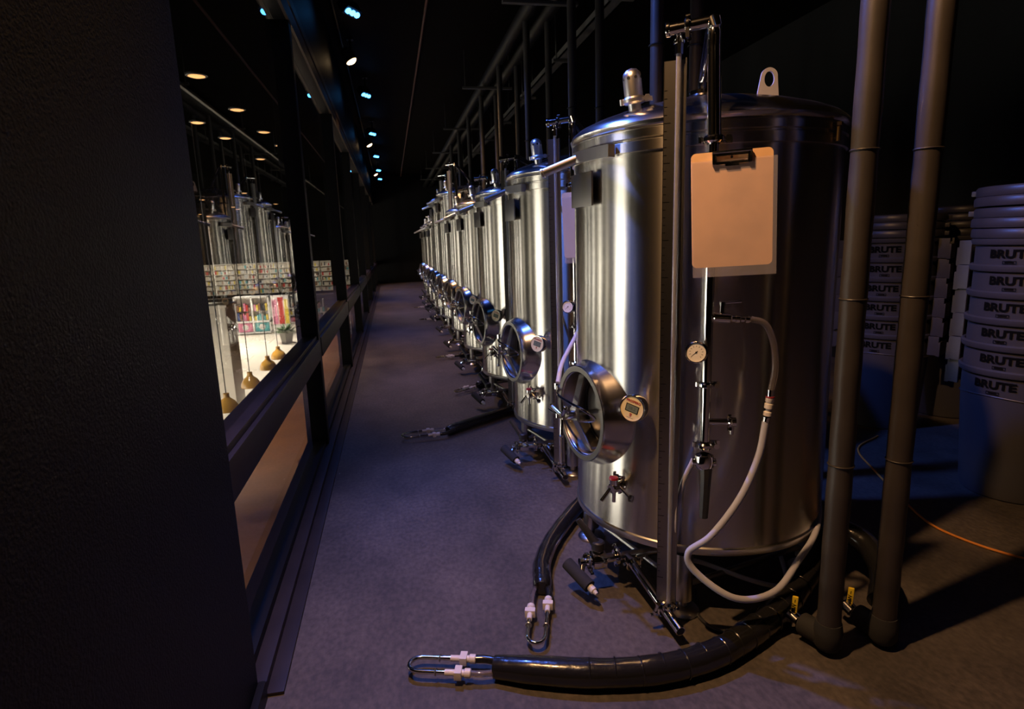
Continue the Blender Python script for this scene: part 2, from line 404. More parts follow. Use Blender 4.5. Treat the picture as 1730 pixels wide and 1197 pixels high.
# planter
t = thing('potted_plant', 'leafy green plant in a square grey planter on the shop floor', 'potted plant', (-5.0, 28.6, FZ))
MB().lathe([(0, 0), (.22, 0), (.33, .62), (.28, .62), (.26, .5), (0, .5)], n=4).build('planter', pot_m, t, sharp=30)
q = MB()
for i in range(90):
    a = random.uniform(0, 2 * PI); e = random.uniform(.1, 1.25); l = random.uniform(.25, .6)
    d = Vector((math.cos(a) * math.cos(e), math.sin(a) * math.cos(e), math.sin(e))); p0 = Vector((d.x * .1, d.y * .1, .5)); p1 = p0 + d * l
    sd = d.cross(Vector((0, 0, 1))).normalized() * .05
    dr = Vector((0, 0, -.06))
    q.face([q.bm.verts.new(p) for p in (p0, p0 + (p1 - p0) * .55 + sd, p1 + dr, p0 + (p1 - p0) * .55 - sd)])
q.build('foliage', green_l, t)
# back wall shelving units with goods
for i in range(9):
    x0 = -12.6 + i * 1.32
    t = thing('wall_shelf', ('leftmost lit goods shelf on the far shop wall', 'second lit goods shelf from the left on the far shop wall', 'third lit goods shelf from the left on the far shop wall', 'fourth lit goods shelf from the left on the far shop wall', 'middle lit goods shelf on the far shop wall', 'fourth lit goods shelf from the right on the far shop wall', 'third lit goods shelf from the right on the far shop wall', 'second lit goods shelf from the right on the far shop wall', 'rightmost lit goods shelf on the far shop wall')[i], 'shelf', (x0, YS - .5, -1.75), group='goods shelves on the far shop wall')
    k = MB().box((0, .35, 0), (1.26, .4, 1.95))
    for z in (0, .32, .64, .96, 1.28, 1.6, 1.92): k.box((0, 0, z), (1.26, .36, z + .04))
    for x in (0, 1.22): k.box((x, 0, 0), (x + .04, .36, 1.95))
    k.build('shelf_frame', shelf_m, t)
    for r in range(6):
        q = MB(); x = .06
        while x < 1.15:
            w_ = random.uniform(.05, .12); q.m(random.choice([PROD[0], PROD[3], PROD[2], PROD[7]] + [shelf_m] * 9 + [PROD[4]] * 3 + [PROD[6]] * 3)).box((x, .06, .04 + r * .32), (x + w_, .25, .04 + r * .32 + random.uniform(.14, .24))); x += w_ + .012
        g = q.build('goods_row', None, t); g['kind'] = 'stuff'
light('shelf_wash', 'AREA', 260, SHOPW, (-7, YS - 3.4, .55), (-7, YS, -.9), shape='RECTANGLE', size=12 * S, size_y=.25 * S)
tag(MB().box((XS + .3, YS - 3.0, FZ), (-1.4, YS - 2.4, -1.95), .02).box((XS + .2, YS - 3.1, -1.95), (-1.3, YS - 2.3, -1.8), .02).build('dark_counter', dark_c), 'long black counter in front of the lit goods shelves', 'counter')
for i, (x, y, h, w_) in enumerate(((-6.1, 36.0, 1.3, .5), (-4.4, 35.0, 1.45, .45), (-3.6, 33.0, 1.3, .5), (-2.7, 30.5, 1.35, .5))):
    t = thing('display_rack', ('small goods rack in front of the black counter', 'goods rack right of the kiosk at the far end of the shop', 'colourful goods rack seen through the second window', 'nearest goods rack seen through the second window')[i], 'rack', (x, y, FZ), group='goods racks on the shop floor')
    k = MB()
    for z in (.1, .5, .9): k.box((-w_, -.2, z), (w_, .2, z + .04))
    for xx in (-w_, w_ - .04): k.box((xx, -.2, 0), (xx + .04, .2, h))
    k.build('rack_frame', frame_w, t)
    q = MB()
    for z in (.14, .54, .94):
        for j in range(7):
            xx = -w_ + .06 + j * (2 * w_ - .14) / 7; q.m(random.choice(PROD)).box((xx, -.15, z), (xx + .1, .12, z + random.uniform(.15, .3)))
    q.build('goods', None, t)['kind'] = 'stuff'
# glowing panels added out of view so the tank shells mirror bright streaks
E_mid = emit('soft_added_glow', (1.0, .90, .72), ADDED_GLOW * .30)
E_dim = emit('dim_added_glow', (1.0, .86, .66), ADDED_GLOW * .10)
GLOW_PANELS = [(.6, .25, 0), (2.35, 1.75, 1), (4.6, .25, 0), (5.6, .6, 2), (6.7, .15, 0), (7.6, .5, 1), (8.4, .5, 2), (9.6, .25, 0), (10.4, .5, 1), (11.8, .25, 0), (13.1, .5, 1), (15.2, .3, 0), (16.4, .6, 1), (19.0, .5, 0), (22.0, .5, 0), (26.0, .6, 0)]
for i, (y_, w_, on) in enumerate(GLOW_PANELS):
    t = thing('added_glow_panel', ('dim warm glowing strip added unseen across the shop for tank reflections', 'bright white glowing panel added unseen across the shop for tank reflections', 'soft cream glowing panel added unseen across the shop for tank reflections')[on], 'added glow panel', (-8.0, y_, FZ), group=('dim glowing strips added for reflections', 'bright glowing panels added for reflections', 'soft glowing panels added for reflections')[on])
    MB().box((-.12, -.05, 1.0), (-.02, w_ + .05, 3.95), .01).build('glow_panel_frame', frame_m, t)
    p = MB(); p.face([p.bm.verts.new(c) for c in ((-.01, 0, 1.1), (-.01, w_, 1.1), (-.01, w_, 3.85), (-.01, 0, 3.85))]); p.build('glow_face', (E_dim, E_glow, E_mid)[on], t)

# ================================================================== LAMPS OVER THE AISLE
LZ = 2.9
def blue_lamp(y, label, pw=1.0):
    t = thing('blue_spotlight', label, 'spotlight', (-.165, y, LZ), group='blue spotlights over the aisle')
    aim = Vector((.50, -.35, -1.0)).normalized()
    M = Matrix.Translation((0, 0, 0)) @ aim.to_track_quat('-Z', 'Y').to_matrix().to_4x4()
    MB().box((-.085, -.04, 0), (.085, .04, .09), .008, M).build('housing', lamp_h, t)
    e = MB()
    for x in (-.052, 0, .052): e.lathe([(.024, 0), (.021, .012), (.012, .019), (0, .021)], M @ Vector((x, 0, 0)), aim, 12)
    e.build('led_lens', E_blue, t)
    MB().cyl((0, 0, .06), (0, 0, .20), .012, n=8).box((-.03, -.03, .188), (.03, .03, .2)).build('bracket', lamp_h, t)
    light('blue_beam', 'SPOT', BLUE_W * pw, BLUE_C, aim * .03, aim * .03 + aim, t, spot_size=rad(84), spot_blend=.6, shadow_soft_size=.035 * S)
def warm_lamp(y, label, pw=1.0):
    t = thing('warm_spotlight', label, 'spotlight', (-.25, y, LZ), group='warm spotlights over the aisle')
    aim = Vector((.55, -.05, -1.0)).normalized()
    M = aim.to_track_quat('-Z', 'Y').to_matrix().to_4x4()
    MB().lathe([(.052, 0), (.060, 0), (.060, .10), (.03, .13), (0, .13)], (0, 0, 0), -aim, 20).build('housing', lamp_h, t)
    MB().lathe([(0, .026), (.028, .021), (.046, .010), (.052, .001)], (0, 0, 0), aim, 20).build('lens', E_warm, t)
    MB().cyl((0, 0, .06), (0, 0, .20), .012, n=8).box((-.03, -.03, .188), (.03, .03, .2)).build('bracket', lamp_h, t)
    light('warm_beam', 'SPOT', WARM_W * pw, WARM_C, aim * .05, aim * .05 + aim, t, spot_size=rad(105), spot_blend=.7, shadow_soft_size=.035 * S)
ORD = ['nearest', 'second', 'third', 'fourth', 'fifth', 'sixth', 'seventh']
for i, y_ in enumerate((0.0, 2.55, 5.1, 7.72, 10.3, 12.85, 15.2, 17.2)):
    blue_lamp(y_, ('blue spotlight above and behind the camera over the near tank', 'blue spotlight over the gap between the first two tanks', 'nearest blue light in view, brightest above the window', 'second blue light in view above the aisle', 'third blue light in view above the aisle', 'fourth blue light in view above the aisle', 'fifth blue light in view far down the aisle', 'farthest blue light at the end of the aisle')[i], (.5, 2.9, .9, .9, .9, .9, .9, .9)[i])
for i, y_ in enumerate((-3.0 + .6, .95, 6.36, 11.42, 16.1)):
    warm_lamp(y_, ('warm white spotlight behind the camera', 'warm white spotlight over the nearest tank', 'nearest warm white light in view, below the first blue one', 'second warm white light in view above the aisle', 'farthest warm white light at the end of the aisle')[i], (.6, 1.6, 1, 1, 1)[i])
# ceiling conduit, tray and overhead lines
tag(MB().cyl((.42, YB + .1, 3.07), (.42, YE - .1, 3.07), .012, n=8).build('ceiling_conduit', mat('red_brown_conduit', (.16, .07, .055), .4)), 'thin reddish conduit running along the black ceiling over the aisle', 'conduit')
tag(MB().cyl((-.33, YB + .1, 3.07), (-.33, YE - .1, 3.07), .012, n=8).build('lighting_conduit', frame_m), 'black conduit feeding the row of spotlights', 'conduit')
for x, lb in ((1.10, 'dark header pipe hung under the ceiling nearer the aisle'), (1.26, 'dark header pipe hung under the ceiling farther from the aisle')):
    tag(MB().tube([(x, YB + .1, 2.80 if x < 1.2 else 2.80), (x, YE - .05, 2.80)], .055, n=14, smooth=False).build('overhead_pipe', duct_m), lb, 'pipe', 'overhead pipes')
t = thing('cable_tray', 'pale metal strut tray running along the ceiling above the tanks', 'cable tray', (1.62, 0, 2.72))
MB().box((-.05, YB + .1, 0), (-.035, YE - .1, .05)).box((.035, YB + .1, 0), (.05, YE - .1, .05)).box((-.05, YB + .1, 0), (.05, YE - .1, .006)).build('tray', strut_m, t)
for k in range(14):
    y_ = -1.5 + k * 1.4
    MB().cyl((-.06, y_, -.02), (-.06, y_, .38), .006, n=6).cyl((.06, y_, -.02), (.06, y_, .38), .006, n=6).box((-.09, y_ - .015, -.025), (.09, y_ + .015, -.003)).build('hanger', strut_m, t)
for k in range(7):
    y_ = 2.0 + k * 2.3
    t = thing('pipe_hanger', 'metal trapeze bar carrying the overhead pipes', 'pipe hanger', (1.0, y_, 2.72), group='trapeze hangers of the overhead pipes')
    MB().box((-.15, -.02, 0), (.38, .02, .022), .003).build('crossbar', strut_m, t)
    for x in (-.12, .35): MB().cyl((x, 0, .01), (x, 0, .38), .006, n=6).build('rod', strut_m, t)

# ================================================================== TANK
CX, CY = 1.01, 1.855
def LP(x, y, z=0): return Vector((x - CX, y - CY, z))
def TP(th, r, z): return Vector((r * math.cos(rad(th)), r * math.sin(rad(th)), z))
def make_tank(dh, label):
    t = thing('beer_tank', label, 'tank', (CX, CY, 0), group='steel beer tanks in a row')
    H = dh; H2 = dh + (.12 if dh else 0)
    R = .412
    sh = MB(); nr = 64; sh.lathe([(R, .235 + (1.143 + H) * i / nr) for i in range(nr + 1)], n=128)
    cut = []
    for f in sh.bm.faces:                                # opening of the manway
        c = f.calc_center_median(); a = (math.atan2(c.y, c.x) - rad(190) + PI) % (2 * PI) - PI
        if (a * R) ** 2 + (c.z - .592) ** 2 < .150 ** 2: cut.append(f)
    bmesh.ops.delete(sh.bm, geom=cut, context='FACES')
    sh.build('shell', steel_b, t)
    MB().lathe([(0, .13), (.15, .14), (.30, .175), (.385, .215), (.414, .215), (.4165, .219), (.4165, .236), (.413, .240), (R - .002, .241)], n=96).build('bottom_rim', steel_s, t)
    z = 1.378 + H
    MB().lathe([(R - .003, z - .003), (.4185, z), (.4185, z + .026), (.413, z + .029), (.413, z + .033), (.4185, z + .036), (.4185, z + .056), (.412, z + .060)], n=96).build('top_flange', steel_b, t)
    MB().lathe([(.410, z + .058), (.420, z + .066), (.423, z + .076), (.416, z + .088), (.398, z + .102), (.36, z + .119), (.30, z + .139), (.22, z + .160), (.14, z + .174), (.07, z + .182), (0, z + .184)], n=96).build('dome', dome_m, t)
    zt = z + .184
    # legs
    for a in (238, 328, 58, 148):
        p = TP(a, .375, 0)
        MB().cyl((p.x, p.y, .045), (p.x, p.y, .20), .030, n=20).cyl((p.x, p.y, .02), (p.x, p.y, .05), .014, n=10).lathe([(0, .0), (.05, 0), (.052, .006), (.046, .014), (.02, .022), (0, .022)], (p.x, p.y, 0), (0, 0, 1), 24).build('leg', steel_s, t)
    br = [TP(a, .375, .085) for a in (238, 328, 58, 148)]
    for i in range(4): MB().cyl(br[i], br[(i + 1) % 4], .009, n=8).build('brace', steel_s, t)
    # centre port and riser to the overflow pipe
    MB().lathe([(.034, -.012), (.034, .012), (.028, .014), (.045, .020), (.045, .032), (.02, .036)], (0, 0, zt), (0, 0, 1), 24).build('centre_port', chrome, t)
    el = LP(.790, 1.405, 1.645 + H2); cap = LP(.705, 1.462, 1.640 + H2)
    pp = MB()
    e0 = Vector((0, 0, zt + .03)); e1 = Vector((0, 0, zt + .062))
    pp.tube([e0, e1, e1 + (el - e1) * .06 + Vector((0, 0, .008)), el + (e1 - el) * .08 + Vector((0, 0, .003)), el + Vector((0, 0, -.02)), el + Vector((0, 0, -.06))], .0165, n=16, sub=5)
    pp.cyl(el + Vector((0, 0, -.05)), LP(.795, 1.40, 1.385 + H), .0165, n=20)
    pp.build('overflow_pipe', chrome, t)
    am = MB(); dcap = (cap - el).normalized()
    am.cyl(el, cap, .0135, n=16).cyl(cap, cap + dcap * .010, .0185, n=18, bev=.002).cyl(cap - dcap * .02, cap, .0145, n=16)
    am.clamp(cap - dcap * .042, dcap, .0125, (0, -.2, -1)); am.build('top_arm', chrome, t)
    # level gauge: channel with graduations, sight tube
    gdir = (LP(.775, 1.447) - LP(.705, 1.489)).normalized()      # along the face, left to right
    gn = Vector((gdir.y, -gdir.x, 0))                                # towards the viewer
    gc = LP(.726, 1.474)
    GM = Matrix((gdir, gn, Vector((0, 0, 1)))).transposed().to_4x4()
    def G(x, y, zz): return Matrix.Translation(gc + Vector((0, 0, zz))) @ GM @ Vector((x, y, 0))
    ch = MB(); z0, z1 = .085, 1.575 + H2
    def gbox(x0, x1, y0, y1, a, b): ch.box((x0, y0, a), (x1, y1, b), 0, Matrix.Translation(gc) @ GM)
    ch.m(steel_g); gbox(-.028, .028, -.004, -.001, z0, z1); gbox(.025, .028, -.004, .013, z0, z1); gbox(-.028, -.026, -.012, -.001, z0, z1)
    ch.m(ink)
    k = 0; zz = .16
    while zz < z1 - .05:
        gbox(-.026, -.026 + (.016 if k % 5 == 0 else .007), -.001, -.0004, zz, zz + .0012); k += 1; zz += .0195
    gch = ch.build('gauge_channel', None, t)
    tb = MB(); tb.cyl(G(.008, .008, .07), G(.008, .008, 1.585 + H2), .0065, n=12).build('sight_tube', glass_t, t)
    ft = MB(); tp = G(.008, .008, 1.585 + H2)
    ft.cyl(tp, tp + Vector((0, 0, .025)), .011, n=8).cyl(tp + Vector((0, 0, .025)), tp + Vector((0, 0, .032)), .014, n=12)
    ft.cyl(tp + Vector((0, 0, .03)), tp + Vector((0, 0, .06)), .0075, n=12)
    ft.build('gauge_fitting', chrome, t)
    # standoff brackets hold the channel to the shell
    for q in (.33, .80, 1.30):
        MB().cyl(gc + Vector((0, 0, q)) - gn * .004, gc * .80 + Vector((0, 0, q)), .006, n=8).build('gauge_standoff', steel_s, t)
    # outlet pipe, tee and drain arm under the tank
    ou = MB(); a0 = LP(1.01, 1.72, .105); a1 = LP(.615, 1.715, .105)
    ou.cyl(a0, a1, .0155, n=16).tube([LP(1.01, 1.855, .14), LP(1.01, 1.80, .11), LP(1.01, 1.72, .105)], .0155, n=14)
    tj = LP(.70, 1.718, .105); dj = LP(.722, 1.44, .060); dd = (dj - tj).normalized()
    ou.cyl(tj, dj + dd * .06, .0145, n=16)
    ou.m(dark_m) if False else None
    ou.clamp(tj + dd * .045, dd, .0145, (1, 0, 0)); ou.clamp(LP(.665, 1.716, .105), (1, 0, 0), .0155, (0, 0, 1))
    ou.clamp(dj - dd * .03, dd, .0145, (-1, 0, .3)); ou.clamp(dj + Vector((0, 0, .028)), (0, 0, 1), .010, (1, 0, 0))
    ou.build('outlet_pipe', chrome, t)
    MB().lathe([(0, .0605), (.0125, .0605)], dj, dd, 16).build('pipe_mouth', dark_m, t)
    vb = MB(); v0 = LP(.60, 1.714, .105)
    vb.lathe([(.016, .025), (.030, .022), (.032, .010), (.032, -.010), (.030, -.022), (.016, -.025)], v0, (1, 0, 0), 24)
    vb.clamp(LP(.562, 1.712, .105), (1, 0, 0), .016, (0, -1, .2)); vb.cyl(LP(.575, 1.713, .105), LP(.535, 1.71, .105), .014, n=16)
    vb.cyl(v0, v0 + Vector((0, 0, .05)), .012, n=12).cyl(LP(.545, 1.71, .105), LP(.535, 1.69, .085), .010, n=12)
    vv = vb.build('outlet_valve', chrome, t)
    hb = v0 + Vector((0, 0, .045)); tip = LP(.545, 1.755, .235)
    MB().tube([hb, hb + (tip - hb) * .3, tip], lambda u: .019 - .009 * u, n=10, sub=4).cyl(hb - Vector((0, 0, .01)), hb + Vector((0, 0, .022)), .022, n=14, bev=.004).build('valve_handle', black_r, vv)
    f0 = LP(.500, 1.735, .095); f1 = LP(.545, 1.640, .060)
    fo = MB().tube([f0, (f0 + f1) / 2, f1], .021, n=16, sub=4).build('foam_sleeve', foam_m, t)
    dq = (f1 - f0).normalized()
    MB().cyl(f1, f1 + dq * .022, .012, n=12, bev=.002).cyl(f1 + dq * .02, f1 + dq * .034, .009, .006, n=12).build('end_plug', white_p, fo)
    # manway
    th = 190; mc = TP(th, 0, .592); md = TP(th, 1, 0)
    mw = MB().m(dome_m).lathe([(.198, .325), (.190, .365), (.176, .400), (.163, .428), (.1565, .446), (.156, .454), (.154, .456), (.138, .456), (.134, .453), (.132, .449)], mc, md, 64)
    mw.m(rim_m).lathe([(.153, .4563), (.137, .4563), (.132, .449), (.130, .38), (.129, .33)], mc, md, 64)
    mw = mw.build('manway_neck', None, t)
    dr = MB().lathe([(0, .385), (.06, .381), (.10, .371), (.118, .361), (.128, .359), (.1285, .352), (.10, .347)], mc, md, 48).build('manway_door', rim_m, t)
    MB().torus(mc + md * .361, md, .1285, .0045, 40, 6).build('door_gasket', dark_m, dr)
    side = Vector((-md.y, md.x, 0)).normalized()
    if side.y < 0: side = -side
    up = Vector((0, 0, 1)); hub = mc + md * .472
    yk = MB()
    def strap(a, b, wv, wd, tk):
        d = (b - a); l = d.length; d.normalize(); n_ = d.cross(wv).normalized()
        yk.box((0, -wd / 2, -tk / 2), (l, wd / 2, tk / 2), .001, Matrix.Translation(a) @ Matrix((d, wv, n_)).transposed().to_4x4())
    ax = (up * .985 + side * .17).normalized(); wv = (side * .985 - up * .17).normalized()
    strap(hub + ax * .018, mc + md * .432 + ax * .124, wv, .038, .006)
    strap(hub - ax * .018, mc + md * .432 - ax * .124, wv, .038, .006)
    strap(mc + md * .432 + ax * .123, mc + md * .385 + ax * .123, wv, .036, .006); strap(mc + md * .432 - ax * .123, mc + md * .385 - ax * .123, wv, .036, .006)
    strap(hub + ax * .02, hub - ax * .02, wv, .04, .012)
    yk.build('yoke_strap', steel_s, dr)
    hw = MB()
    hw.cyl(mc + md * .39, mc + md * .525, .008, n=12).cyl(hub + md * .006, hub + md * .05, .0135, n=16, bev=.002)
    hc = hub + md * .045
    for ang in (20, 140, 260):
        e = (side * math.cos(rad(ang)) + up * math.sin(rad(ang))); hw.cyl(hc, hc + e * .060 + md * .010, .0065, .005, n=10); hw.lathe([(0, -.008), (.009, 0), (0, .01)], hc + e * .062 + md * .010, e, 10)
    hw.build('hand_wheel', chrome, dr)
    MB().tube([mc + md * .44 + side * .160 + up * .05, mc + md * .485 + side * .10 + up * .045, mc + md * .49 + up * .04, mc + md * .475 - side * .07 + up * .03, mc + md * .445 - side * .085, mc + md * .475 - side * .04 - up * .012], .0045, n=8).build('swing_rod', chrome, dr)
    hg = MB(); hp = mc + md * .450 + side * .170
    hg.box((-.008, -.014, -.05), (.008, .014, .06), .002, Matrix.Translation(hp)).cyl(hp + up * .045, hp + up * .065, .015, n=12).cyl(hp - up * .06, hp - up * .045, .012, n=12)
    hg.cyl(hp - md * .01, hp - md * .055, .012, n=8)
    hg.build('hinge_bracket', chrome, t)
    # pin valve left of the manway
    pv = MB(); pb = mc + md * .43 + side * .165 - up * .065
    pv.cyl(pb - side * .05, pb + side * .10, .005, n=10).cyl(pb + side * .02, pb + side * .05, .009, n=8).cyl(pb + side * .10, pb + side * .13, .003, n=8).cyl(pb - side * .01 + up * .03, pb - side * .03 - up * .03, .0045, n=8)
    pv.build('pin_valve', chrome, t)
    # digital thermometer
    th2 = 220.2; td = (TP(th2, 1, 0) + Vector((-.10, -.05, .10))).normalized(); tc_ = TP(th2, .412, 0.657)
    fc = tc_ + td * .062
    tm = MB(); tm.cyl(TP(th2, .40, 0.657), tc_ + td * .035, .013, n=14).lathe([(0, .026), (.030, .026), (.038, .032), (.0405, .038), (.0405, .060), (.0385, .063), (.0365, .063), (.0365, .060)], tc_, td, 40)
    tm = tm.build('thermometer', chrome, t)
    MB().lathe([(0, .0605), (.0367, .0605)], tc_, td, 40).build('dial_face', gold_f, tm)
    fu = (up - td * up.dot(td)).normalized(); fr_ = fu.cross(td).normalized()
    # reading orientation: turned slightly clockwise as on the tank
    ro = rad(-13); fx = fr_ * math.cos(ro) + fu * math.sin(ro); fy = fu * math.cos(ro) - fr_ * math.sin(ro)
    F0 = tc_ + td * .0612
    def FP(x, y, o=0): return F0 + fx * x + fy * y + td * o
    dsp = MB(); dsp.m(ink).face([dsp.bm.verts.new(FP(*c)) for c in ((-.021, -.0115), (.021, -.0115), (.021, .0115), (-.021, .0115))])
    dsp.m(lcd).face([dsp.bm.verts.new(FP(*c, .0003)) for c in ((-.0185, -.0095), (.0185, -.0095), (.0185, .0095), (-.0185, .0095))])
    dsp.m(lcd_d); add_text(dsp, '38.2', .014, lambda x, y: FP(x, y, .0006))
    dsp.build('lcd_display', None, tm)
    lg = MB(); lg.m(red_p); add_text(lg, 'PROSPERO', .0098, lambda x, y: FP(x, .0205 + y, .0003), .0003)
    lg.face([lg.bm.verts.new(FP(*c, .0003)) for c in ((-.003, -.024), (.003, -.024), (.003, -.0145), (-.003, -.0145))])
    lg.m(gold_f).face([lg.bm.verts.new(FP(*c, .0006)) for c in ((-.0012, -.0225), (.0004, -.0225), (.0004, -.018), (-.0012, -.018))])
    lg.m(ink); lg.face([lg.bm.verts.new(FP(*c, .0003)) for c in ((-.011, -.0283), (.011, -.0283), (.011, -.0277), (-.011, -.0277))])
    lg.build('lettering', None, tm)
    # sample valve
    th3 = 212; sd = TP(th3, 1, 0); s0 = TP(th3, .405, .400); sl = Vector((-sd.y, sd.x, 0)); sl = sl if sl.y < 0 else -sl
    sv = MB(); sv.cyl(s0, s0 + sd * .05, .012, n=14).clamp(s0 + sd * .03, sd, .013, (0, 0, 1))
    sv.cyl(s0 + sd * .048, s0 + sd * .075, .016, n=14, bev=.003).cyl(s0 + sd * .062 + up * .0, s0 + sd * .062 + up * .03, .013, n=14)
    sv.cyl(s0 + sd * .07 - sl * .005, s0 + sd * .10 - up * .035 - sl * .018, .0058, n=10).cyl(s0 + sd * .06 - up * .01, s0 + sd * .062 - up * .045, .006, n=8)
    sv.cyl(s0 + sd * .045 + sl * .01, s0 + sd * .05 + sl * .05 - up * .02, .004, n=8); sv.lathe([(0, -.006), (.011, -.004), (.011, .004), (0, .006)], s0 + sd * .05 + sl * .055 - up * .022, sl, 8)
    sv = sv.build('sample_valve', chrome, t)
    MB().lathe([(0, .036), (.013, .035), (.0145, .031), (.0145, .028), (0, .028)], s0 + sd * .062, up, 20).build('red_knob', red_c, sv)
    # rating plate on its stand-off
    tp_ = 187; pd = TP(tp_, 1, 0); ps = Vector((-pd.y, pd.x, 0)); pc = TP(tp_, .424, 1.293 + H)
    PM = Matrix.Translation(pc) @ Matrix((ps, up, ps.cross(up))).transposed().to_4x4()
    pl = MB(); pl.box((-.075, -.05, -.003), (.065, .05, .003), .001, PM).cyl(TP(tp_, .40, 1.293 + H), pc, .012, n=8)
    pl.box((-.077, -.05, -.016), (-.073, .05, .004), .0005, PM); pl.build('rating_plate', rim_m, t)
    # side bracket with its round arm
    bk = MB(); 
    for k in range(8):
        a = 184 + k * 2.9; p0 = TP(a, .442, 1.370 + H); p1 = TP(a + 2.9, .442, 1.370 + H); o_ = TP(a + 1.5, 1, 0); q_ = (p1 - p0)
        bk.box((0, -.004, 0), (q_.length + .0015, .004, .034), 0, Matrix.Translation(p0) @ Matrix((q_.normalized(), Vector((0, 0, 1)).cross(q_.normalized()), up)).transposed().to_4x4())
    a_ = TP(207.2, .440, 1.370 + H); bk.box((-.012, -.003, 0), (.012, .003, .034), 0, Matrix.Translation(a_ - TP(207, .008, 0)) @ Matrix.Rotation(rad(207), 4, 'Z'))
    r0 = TP(186, .436, 1.386 + H); r1 = LP(.485, 1.865, 1.352 + H)
    bk.cyl(r0, r1, .0135, n=16).cyl(r1, r1 + (r1 - r0).normalized() * .01, .0155, n=16, bev=.002)
    bk.build('hose_arm', steel_s, t)
    # pressure relief valve on the dome
    p0 = Vector((-.300, -.165, z + .128)); pd = Vector((-.14, -.05, 1)).normalized()
    pr = MB(); pr.cyl(p0 - pd * .03, p0 + pd * .02, .018, n=18).clamp(p0 + pd * .022, pd, .018, (1, -.4, 0))
    pr.lathe([(.023, .026), (.026, .029), (.026, .082), (.024, .093), (.015, .103), (0, .107)], p0, pd, 24); pr = pr.build('relief_valve', steel_l, t)
    ho = MB()
    for k in range(8):
        a = 2 * PI * k / 8; u_, v_, _ = frame_from(pd); e = u_ * math.cos(a) + v_ * math.sin(a); ho.lathe([(0, .0012), (.0045, .0008), (.0045, -.002)], p0 + pd * .080 + e * .0256, e, 10)
    ho.build('vent_hole', dark_m, pr)
    # lifting lug
    lc = Vector((.188, -.06, z + .155)); LM = Matrix.Translation(lc) @ Matrix((Vector((.98, -.2, 0)).normalized(), up, Vector((-.2, -.98, 0)).normalized())).transposed().to_4x4()
    outer = [(-.040, 0), (.038, 0)]; cR = .026
    arc = [(.003 + cR * math.cos(rad(a)), .094 + cR * math.sin(rad(a))) for a in range(-5, 186, 12)]
    poly = outer + arc
    # plate with a hole: build as ring of quads
    lug = MB(); hole = []; outr = []
    nseg = 32
    import itertools
    def ray_poly(cx, cy, a):
        dx, dy = math.cos(a), math.sin(a); best = None
        for i in range(len(poly)):
            x1, y1 = poly[i]; x2, y2 = poly[(i + 1) % len(poly)]; ex, ey = x2 - x1, y2 - y1; den = dx * ey - dy * ex
            if abs(den) < 1e-12: continue
            t_ = ((x1 - cx) * ey - (y1 - cy) * ex) / den; s_ = ((x1 - cx) * dy - (y1 - cy) * dx) / den
            if t_ > 0 and -1e-6 <= s_ <= 1 + 1e-6 and (best is None or t_ < best): best = t_
        return cx + dx * best, cy + dy * best
    rings = []
    angs = sorted([2 * PI * k / nseg for k in range(nseg)] + [math.atan2(0 - .086, -.040 - .003) % (2 * PI), math.atan2(0 - .086, .038 - .003) % (2 * PI)])
    for zz_ in (-.0035, .0035):
        ri = [lug.bm.verts.new(LM @ Vector((.003 + .0155 * math.cos(a), .086 + .023 * math.sin(a), zz_))) for a in angs]
        ro_ = []
        for a in angs:
            x_, y_ = ray_poly(.003, .086, a); ro_.append(lug.bm.verts.new(LM @ Vector((x_, y_, zz_))))
        lug.bridge(ri, ro_); rings.append((ri, ro_))
    lug.bridge(rings[0][0], rings[1][0]); lug.bridge(rings[0][1], rings[1][1])
    lug.lathe([(0, .0), (.045, -.004), (.045, -.012)], lc + Vector((0, 0, .002)), up, 24)
    lug.build('lifting_lug', mat_lug, t)
    # small capped spigot on the far side of the flange
    bq = TP(297, .425, 1.405 + H); MB().cyl(bq - Vector((0, 0, .022)), bq + Vector((0, 0, .018)), .0075, n=12).cyl(bq + Vector((0, 0, .018)), bq + Vector((0, 0, .027)), .011, n=6).cyl(TP(297, .41, 1.39 + H), bq - Vector((0, 0, .01)), .006, n=8).build('capped_spigot', brass, t)
    # down pipe with clamps, gauge, side valve and tee
    D0 = LP(.795, 1.402)
    def DP(x, y, zz): return D0 + Vector((x, y, zz))
    dp = MB(); dp.cyl(DP(0, 0, .575), DP(0, 0, 1.38 + H), .0125, n=18)
    for zz, r in ((1.375 + H, .0165), (.757, .0125), (.590, .0145)): dp.clamp(DP(0, 0, zz), (0, 0, 1), r, (.92, -.38, 0))
    for zz in (1.20 + H, .70): dp.cyl(DP(0, 0, zz), D0 * .83 + Vector((0, 0, zz)), .006, n=8)
    dp.build('down_pipe', chrome, t)
    bv = MB(); bv.lathe([(.012, .565), (.024, .56), (.026, .545), (.026, .53), (.020, .522), (0, .52)], D0, (0, 0, 1), 24)
    bv.cyl(DP(-.028, .012, .54), DP(.028, -.012, .54), .011, n=12); bv = bv.build('bottom_valve', chrome, t)
    MB().tube([DP(0, -.01, .525), DP(-.002, -.014, .49), DP(-.004, -.012, .385)], lambda u: .017 - .005 * u, n=8, sub=4).build('valve_handle', black_r, bv)
    # pressure gauge
    gd = Vector((-.62, -.75, .12)).normalized(); g0 = DP(-.030, -.006, .848); 
    pg = MB(); pg.cyl(DP(0, 0, .848), g0, .007, n=10).lathe([(0, .0), (.022, .0), (.026, .004), (.026, .022), (.0285, .024), (.0285, .031), (.026, .034), (.0245, .034), (.0245, .031)], g0 - gd * .008, gd, 36); pg = pg.build('pressure_gauge', chrome, t)
    MB().lathe([(0, .0235), (.0246, .0235)], g0, gd, 36).build('dial_face', white_f, pg)
    gu = (up - gd * up.dot(gd)).normalized(); gr = gu.cross(gd).normalized()
    mk = MB(); 
